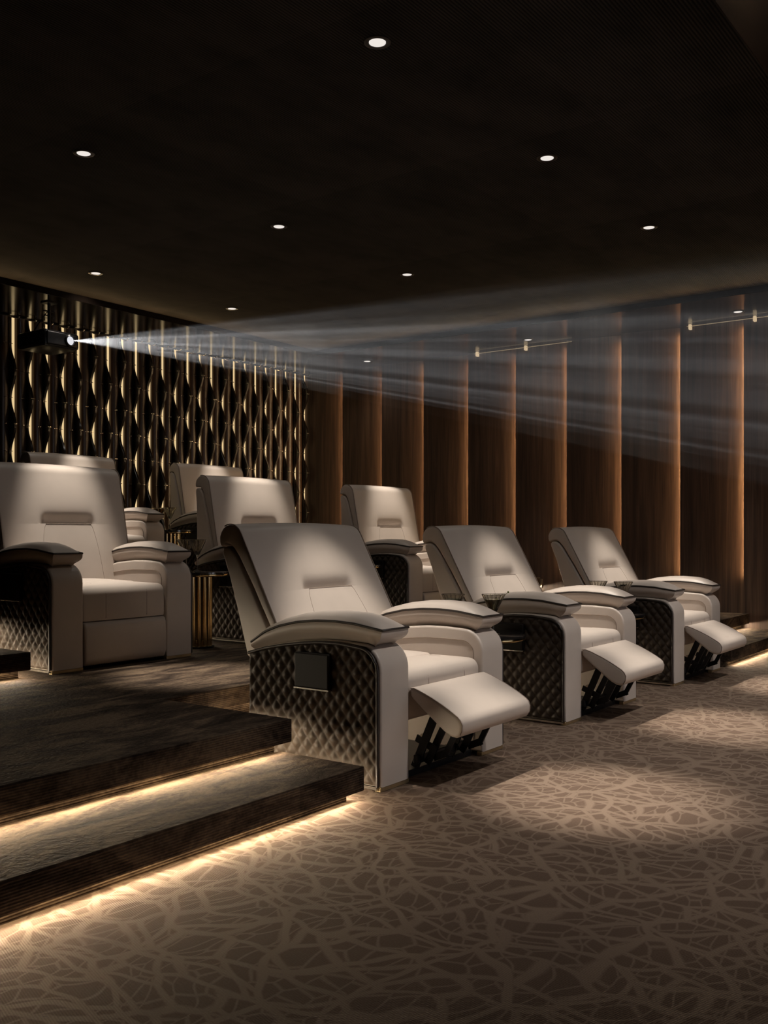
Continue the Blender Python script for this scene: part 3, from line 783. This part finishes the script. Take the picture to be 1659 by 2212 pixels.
def make_chair(label, loc, opened, group):
    t = thing('recliner', label, 'recliner', loc, group)
    for D in (AM, AMR):
        a = lk('armrest', D['arm'], t, (0, 0, 0))
        q = lk('quilted_side_panel', D['quilt'], t, (0, 0, 0)); q['label'] = 'dark diamond-quilted side panel'
        pp = lk('panel_piping', D['panel_piping'], q, (0, 0, 0))
        pd = lk('arm_pad', D['pad'], t, (0, 0, 0)); lk('pad_top', D['pad_top'], pd, (0, 0, 0))
        pi = lk('piping', D['pad_piping'], pd, (0, 0, 0)); pi['label'] = 'dark piping round the arm pad'
        lk('inner_welt', D['welt'], a, (0, 0, 0))
        f = lk('front_foot', D['foot'], t, (0, 0, 0)); f['label'] = 'gold foot strip'
        lk('side_skid', D['skid'], t, (0, 0, 0))
    th = R(28.8 if opened else 11.0)
    shells = {}
    for nm, me in BACK:
        par = t
        o = bpy.data.objects.new(nm, me); C.objects.link(o)
        if nm in ('seam', 'back_piping'):
            o.parent = shells['backrest']
        else:
            o.parent = t; o.location = (0, 0.473, 0.40); o.rotation_euler = (-th, 0, 0); shells[nm] = o
    cush = None
    for nm, me in SEAT:
        if nm == 'seam': lk(nm, me, cush, (0, 0, 0))
        else:
            if nm == 'base' and opened: continue
            o = lk(nm, me, t, (0, 0, 0))
            if nm == 'seat_cushion' and cush is None: cush = o
    if opened:
        o = obj('seat_base', bx(0.208, 0.772, 0.02, 0.64, 0.245, 0.262, 0.004, 1), M['cream'], t)
    fr = None
    for nm, me in (FO if opened else FC):
        if nm == 'footrest_piping': lk(nm, me, fr, (0, 0, 0))
        else:
            o = lk(nm, me, t, (0, 0, 0))
            if nm == 'footrest': fr = o
    # control pod on the near side
    pb = obj('side_control_pod', bx(-0.022, 0.012, 0.235, 0.415, 0.375, 0.518, 0.006, 2), M['podleather'], t)
    obj('pod_trim', bx(-0.024, 0.006, 0.233, 0.417, 0.370, 0.377, 0.001, 1), M['chrome'], pb)
    return t
G1, G2 = 'recliners of the front row with raised footrests', 'recliners of the raised rows with closed footrests'
make_chair('cream leather recliner nearest the camera, raised footrest, beside the lit lower step', (RX[0], RY[0], 0), True, G1)
make_chair('cream leather recliner with raised footrest in the middle of the front row', (RX[1], RY[0], 0), True, G1)
make_chair('cream leather recliner with raised footrest at the far right end of the front row', (RX[2], RY[0], 0), True, G1)
make_chair('large cream leather recliner at the left edge on the first platform, footrest closed', (RX[0], RY[1], RZ[1]), False, G2)
make_chair('cream leather recliner on the first platform, mostly hidden behind the nearest front recliner', (RX[1], RY[1], RZ[1]), False, G2)
make_chair('cream leather recliner on the first platform seen between the first and second front recliners', (RX[2], RY[1], RZ[1]), False, G2)
make_chair('cream leather recliner in the top row, hidden behind the large left recliner', (RX[1], RY[2], RZ[2]), False, G2)
make_chair('cream leather recliner in the top row, its back showing in front of the ribbed wall', (RX[2], RY[2], RZ[2]), False, G2)

# ------------------------------------------------------------------ side tables
def make_table(label, loc):
    t = thing('side_table', label, 'side table', loc, 'round side tables between the recliners')
    bm = bmesh.new(); add_lathe(bm, [(0, 0.488), (0.212, 0.488), (0.216, 0.486), (0.216, 0.476), (0.212, 0.474), (0, 0.474)], 64)
    obj('table_top', bm, M['tabletop'], t, 40)
    bm = bmesh.new(); add_lathe(bm, [(0.20, 0.4735), (0.212, 0.4735), (0.214, 0.469), (0.212, 0.462), (0.205, 0.458), (0, 0.458), (0, 0.4735), (0.20, 0.4735)], 64)
    obj('top_rim', bm, M['brass'], t, 40)
    bm = bmesh.new()
    add_lathe(bm, [(0.086, 0.012), (0.086, 0.10), (0.086, 0.25), (0.086, 0.458)], 192, mod=lambda a, r, z: r*(1-0.13*abs(math.sin(a*8))**0.7))
    obj('fluted_pedestal', bm, M['brass'], t, 60)
    bm = bmesh.new(); add_lathe(bm, [(0, 0), (0.10, 0), (0.10, 0.010), (0.094, 0.013), (0, 0.013)], 48)
    obj('foot_plate', bm, M['tabletop'], t, 40)
    return t
t0 = make_table('round brass side table between the first and second front recliners', (4.265, 2.52, 0))
dup(t0, (5.875, 2.52, 0), 'round brass side table between the second and third front recliners')
dup(t0, (4.265, 4.63, 0.27), 'round brass side table with fluted pedestal beside the large left recliner')
dup(t0, (5.875, 4.63, 0.27), 'round side table almost hidden beside the recliner in the middle of the first platform')
dup(t0, (5.875, 6.74, 0.54), 'round brass side table in the top row beneath the amber drink')

# ------------------------------------------------------------------ cocktail glasses
def glass_mesh():
    bm = bmesh.new()
    def mod(a, r, z):
        return r*(1+(0.035*math.cos(a*16) if z > 0.105 else 0))
    prof = [(0.0, 0.0), (0.034, 0.0), (0.036, 0.002), (0.030, 0.005), (0.010, 0.008), (0.0045, 0.015), (0.0038, 0.05), (0.0042, 0.085), (0.006, 0.100), (0.012, 0.108), (0.026, 0.137), (0.042, 0.169), (0.0585, 0.202),
            (0.0572, 0.203), (0.040, 0.170), (0.024, 0.139), (0.009, 0.112), (0.0, 0.110)]
    add_lathe(bm, prof, 96, mod=mod); m = mesh_of(bm, 'bowl', 70); m.materials.append(M['glass']); return m
GM = glass_mesh()
def ribs_mesh():
    bm = bmesh.new()
    for k in range(16):
        a = 2*PI*k/16; c, s_ = math.cos(a), math.sin(a)
        add_tube(bm, [(c*0.0135, s_*0.0135, 0.110), (c*0.0600, s_*0.0600, 0.202)], 0.0011, 4)
    add_tube(bm, [(0.0592*math.cos(2*PI*k/48), 0.0592*math.sin(2*PI*k/48), 0.202) for k in range(48)], 0.0011, 5, closed=True)
    m = mesh_of(bm, 'cut_ribs', 60); m.materials.append(M['glass']); return m
RM = ribs_mesh()
def cone_fill(z1, mat):
    bm = bmesh.new(); add_lathe(bm, [(0, 0.1125), (0.0085, 0.1135), (0.0235, 0.140), (0.0235+(z1-0.14)*0.52, z1), (0, z1)], 32); m = mesh_of(bm, 'drink', 40); m.materials.append(mat); return m
D1, D2 = cone_fill(0.178, M['clear_drink']), cone_fill(0.192, M['orange_drink'])
def pick_mesh():
    bm = bmesh.new(); add_tube(bm, [(-0.012, 0.01, 0.13), (0.072, -0.045, 0.212)], 0.0013, 6)
    m = mesh_of(bm, 'cocktail_pick', 60); m.materials.append(M['olive']); return m
PM = pick_mesh()
def blob(name, r, mat):
    bm = bmesh.new(); add_lathe(bm, [(r*math.sin(PI*i/10), -r*math.cos(PI*i/10)*1.15) for i in range(11)], 16); m = mesh_of(bm, name, 80); m.materials.append(mat); return m
OM = blob('olive', 0.008, M['olive']); KM = blob('pick_knob', 0.0048, M['olive'])
def make_glass(label, x, y, z, drink=None, pick=False):
    t = thing('cocktail_glass', label, 'cocktail glass', (x, y, z), 'fluted cocktail glasses on the side tables')
    b_ = lk('bowl', GM, t, (0, 0, 0)); lk('cut_ribs', RM, b_, (0, 0, 0))
    if drink: lk('drink', drink, t, (0, 0, 0))
    if pick:
        p = lk('cocktail_pick', PM, t, (0, 0, 0))
        lk('olive', OM, p, (0.002, 0.001, 0.165)); lk('olive', OM, p, (0.018, -0.010, 0.172)); lk('pick_knob', KM, p, (0.072, -0.045, 0.212))
make_glass('cocktail glass with pale drink and a pick, beside the second front recliner', 4.268, 2.465, 0.488, D1, True)
make_glass('empty fluted cocktail glass left of the glass with the pick', 4.165, 2.641, 0.488, D1)
make_glass('left fluted cocktail glass of the pair between the second and third front recliners', 5.845, 2.60, 0.488)
make_glass('right fluted cocktail glass of the pair between the second and third front recliners', 5.875, 2.44, 0.488)
make_glass('left one of the two clear cocktail glasses beside the large left recliner', 4.235, 4.71, 0.758)
make_glass('right one of the two clear cocktail glasses beside the large left recliner', 4.20, 4.57, 0.758)
make_glass('cocktail glass holding an amber drink on the top-row side table', 5.84, 6.86, 1.028, D2)
make_glass('clear cocktail glass standing just right of the amber drink', 5.83, 6.70, 1.028)

# ------------------------------------------------------------------ projector
LENS = Vector((5.0, 7.0, 2.632))
pj = thing('projector', 'black ceiling-mounted projector with a glowing lens in front of the ribbed back wall', 'projector', (4.93, 7.20, 2.632))
obj('body', bx(-0.175, 0.175, -0.185, 0.215, -0.070, 0.072, 0.028, 4), M['blackplastic'], pj, 40)
obj('front_panel', bx(-0.150, 0.150, -0.192, -0.180, -0.056, 0.058, 0.012, 3), M['black'], pj, 40)
bm = bmesh.new()
for i in range(10): add_box(bm, -0.178, -0.172, -0.12+0.028*i, -0.106+0.028*i, -0.03, 0.03)
obj('vent_grille', bm, M['black'], pj)
def rotx(bm):
    bmesh.ops.rotate(bm, verts=bm.verts[:], cent=(0, 0, 0), matrix=Matrix.Rotation(R(90), 3, 'X'))
    return bm
bm = bmesh.new(); add_lathe(bm, [(0.036, -0.01), (0.050, -0.01), (0.052, 0.0), (0.050, 0.016), (0.042, 0.022), (0.037, 0.016), (0.036, 0.006)], 40); rotx(bm)
lr = obj('lens_barrel', bm, M['blackplastic'], pj, 40, (0.07, -0.192, 0.0))
bm = bmesh.new(); add_lathe(bm, [(0, 0.008), (0.02, 0.0075), (0.036, 0.004), (0.036, 0.0)], 40); rotx(bm)
obj('lens', bm, M['lens'], lr, True)
bm = bmesh.new(); add_tube(bm, [(0, 0, 0.07), (0, 0, ZS-2.632-0.008)], 0.014, 12)
mp = obj('mount_pole', bm, M['black'], pj, 40)
obj('ceiling_plate', bx(-0.055, 0.055, -0.045, 0.045, ZS-2.632-0.01, ZS-2.632, 0.002, 1), M['black'], mp)
bm = bmesh.new(); add_tube(bm, [(-0.05, 0, 0.262), (0.05, 0, 0.262)], 0.007, 8); add_tube(bm, [(-0.045, 0.0, 0.225), (0.045, 0.0, 0.225)], 0.006, 8)
obj('tilt_joint', bm, M['black'], mp)
obj('mount_bracket', bx(-0.09, 0.09, -0.07, 0.07, 0.072, 0.082, 0.003, 1), M['black'], pj)
bm = bmesh.new(); add_tube(bm, [(-0.01, 0.01, 0.26), (-0.05, 0.03, 0.19), (-0.065, 0.10, 0.12), (-0.06, 0.18, 0.06)], 0.004, 6)
obj('cable', bm, M['black'], pj, True)
# beam: projector lamp with an image mask, scattering in the thin haze it crosses
DXW, DZ0, DZ1 = 0.15, -0.232, -0.078
ld = bpy.data.lights.new('projector_beam', 'SPOT'); ld.energy = P_BEAM; ld.color = (0.98, 0.98, 1.0)
ld.spot_size = R(26); ld.spot_blend = 0.0; ld.shadow_soft_size = 0.004
lo = bpy.data.objects.new('projector_beam', ld); C.objects.link(lo); lo.parent = pj
lo.location = (0.07, -0.222, 0.0)
lo.rotation_euler = (R(90), 0, R(180))      # looks along -y
ld.use_nodes = True; nt = ld.node_tree
em = [n for n in nt.nodes if n.type == 'EMISSION'][0]
tc = nd(nt, 'ShaderNodeTexCoord'); sp = nd(nt, 'ShaderNodeSeparateXYZ'); nt.links.new(tc.outputs['Normal'], sp.inputs[0])
az = mathn(nt, 'ABSOLUTE', sp.outputs['Z'])
sx = mathn(nt, 'DIVIDE', sp.outputs['X'], az); sy = mathn(nt, 'DIVIDE', sp.outputs['Y'], az)
mx = mathn(nt, 'LESS_THAN', mathn(nt, 'ABSOLUTE', sx), DXW)
my = mathn(nt, 'LESS_THAN', mathn(nt, 'ABSOLUTE', mathn(nt, 'SUBTRACT', sy, (DZ0+DZ1)/2)), (DZ1-DZ0)/2)
cmb = nd(nt, 'ShaderNodeCombineXYZ')
nt.links.new(mathn(nt, 'MULTIPLY', sx, 13.0), cmb.inputs[0]); nt.links.new(mathn(nt, 'MULTIPLY', mathn(nt, 'SUBTRACT', sy, mathn(nt, 'MULTIPLY', sx, 0.1)), 130.0), cmb.inputs[1])
ns = noise(nt, cmb.outputs[0], 1.0, 4, 0.7)
st_ = mathn(nt, 'MULTIPLY', mathn(nt, 'MULTIPLY', mx, my), mathn(nt, 'POWER', mathn(nt, 'MULTIPLY', ns, 1.85), 9.5))
nt.links.new(st_, em.inputs['Strength'])
# haze volume: a frustum a little wider than the beam
def frustum():
    bm = bmesh.new(); T = 7.8; e = 0.012; q = []
    for t in (0.05, T):
        q.append([bm.verts.new((LENS.x+sx_*(DXW+e)*t, LENS.y-t, LENS.z+(DZ1+e if sz_ > 0 else DZ0-e)*t)) for sx_, sz_ in ((-1, -1), (1, -1), (1, 1), (-1, 1))])
    for i in range(4): bm.faces.new((q[0][i], q[0][(i+1) % 4], q[1][(i+1) % 4], q[1][i]))
    bm.faces.new(q[0]); bm.faces.new(q[1]); return bm
mh = bpy.data.materials.new('thin_haze'); mh.use_nodes = True; nt = mh.node_tree
for n in list(nt.nodes):
    if n.type == 'BSDF_PRINCIPLED': nt.nodes.remove(n)
vsn = nd(nt, 'ShaderNodeVolumeScatter'); vsn.inputs['Density'].default_value = 0.014; vsn.inputs['Anisotropy'].default_value = 0.0
nt.links.new(vsn.outputs[0], [n for n in nt.nodes if n.type == 'OUTPUT_MATERIAL'][0].inputs['Volume'])
hz = obj('haze', frustum(), mh)
tag(hz, 'thin bluish haze in the light beam running from the projector toward the screen', 'haze', kind='stuff')

# cinema screen behind the viewer; its emission stands in for the reflected beam
sc = thing('cinema_screen', 'wide projection screen with added fill glow on the front wall facing the recliners', 'screen', (5.0, YF+0.02, 1.15))
obj('screen_surface', bx(-1.45, 1.45, 0.0, 0.02, -0.75, 0.75), M['screen'], sc)
obj('screen_frame', bx(-1.53, 1.53, -0.018, 0.0, -0.83, 0.83, 0.004, 1), M['black'], sc)
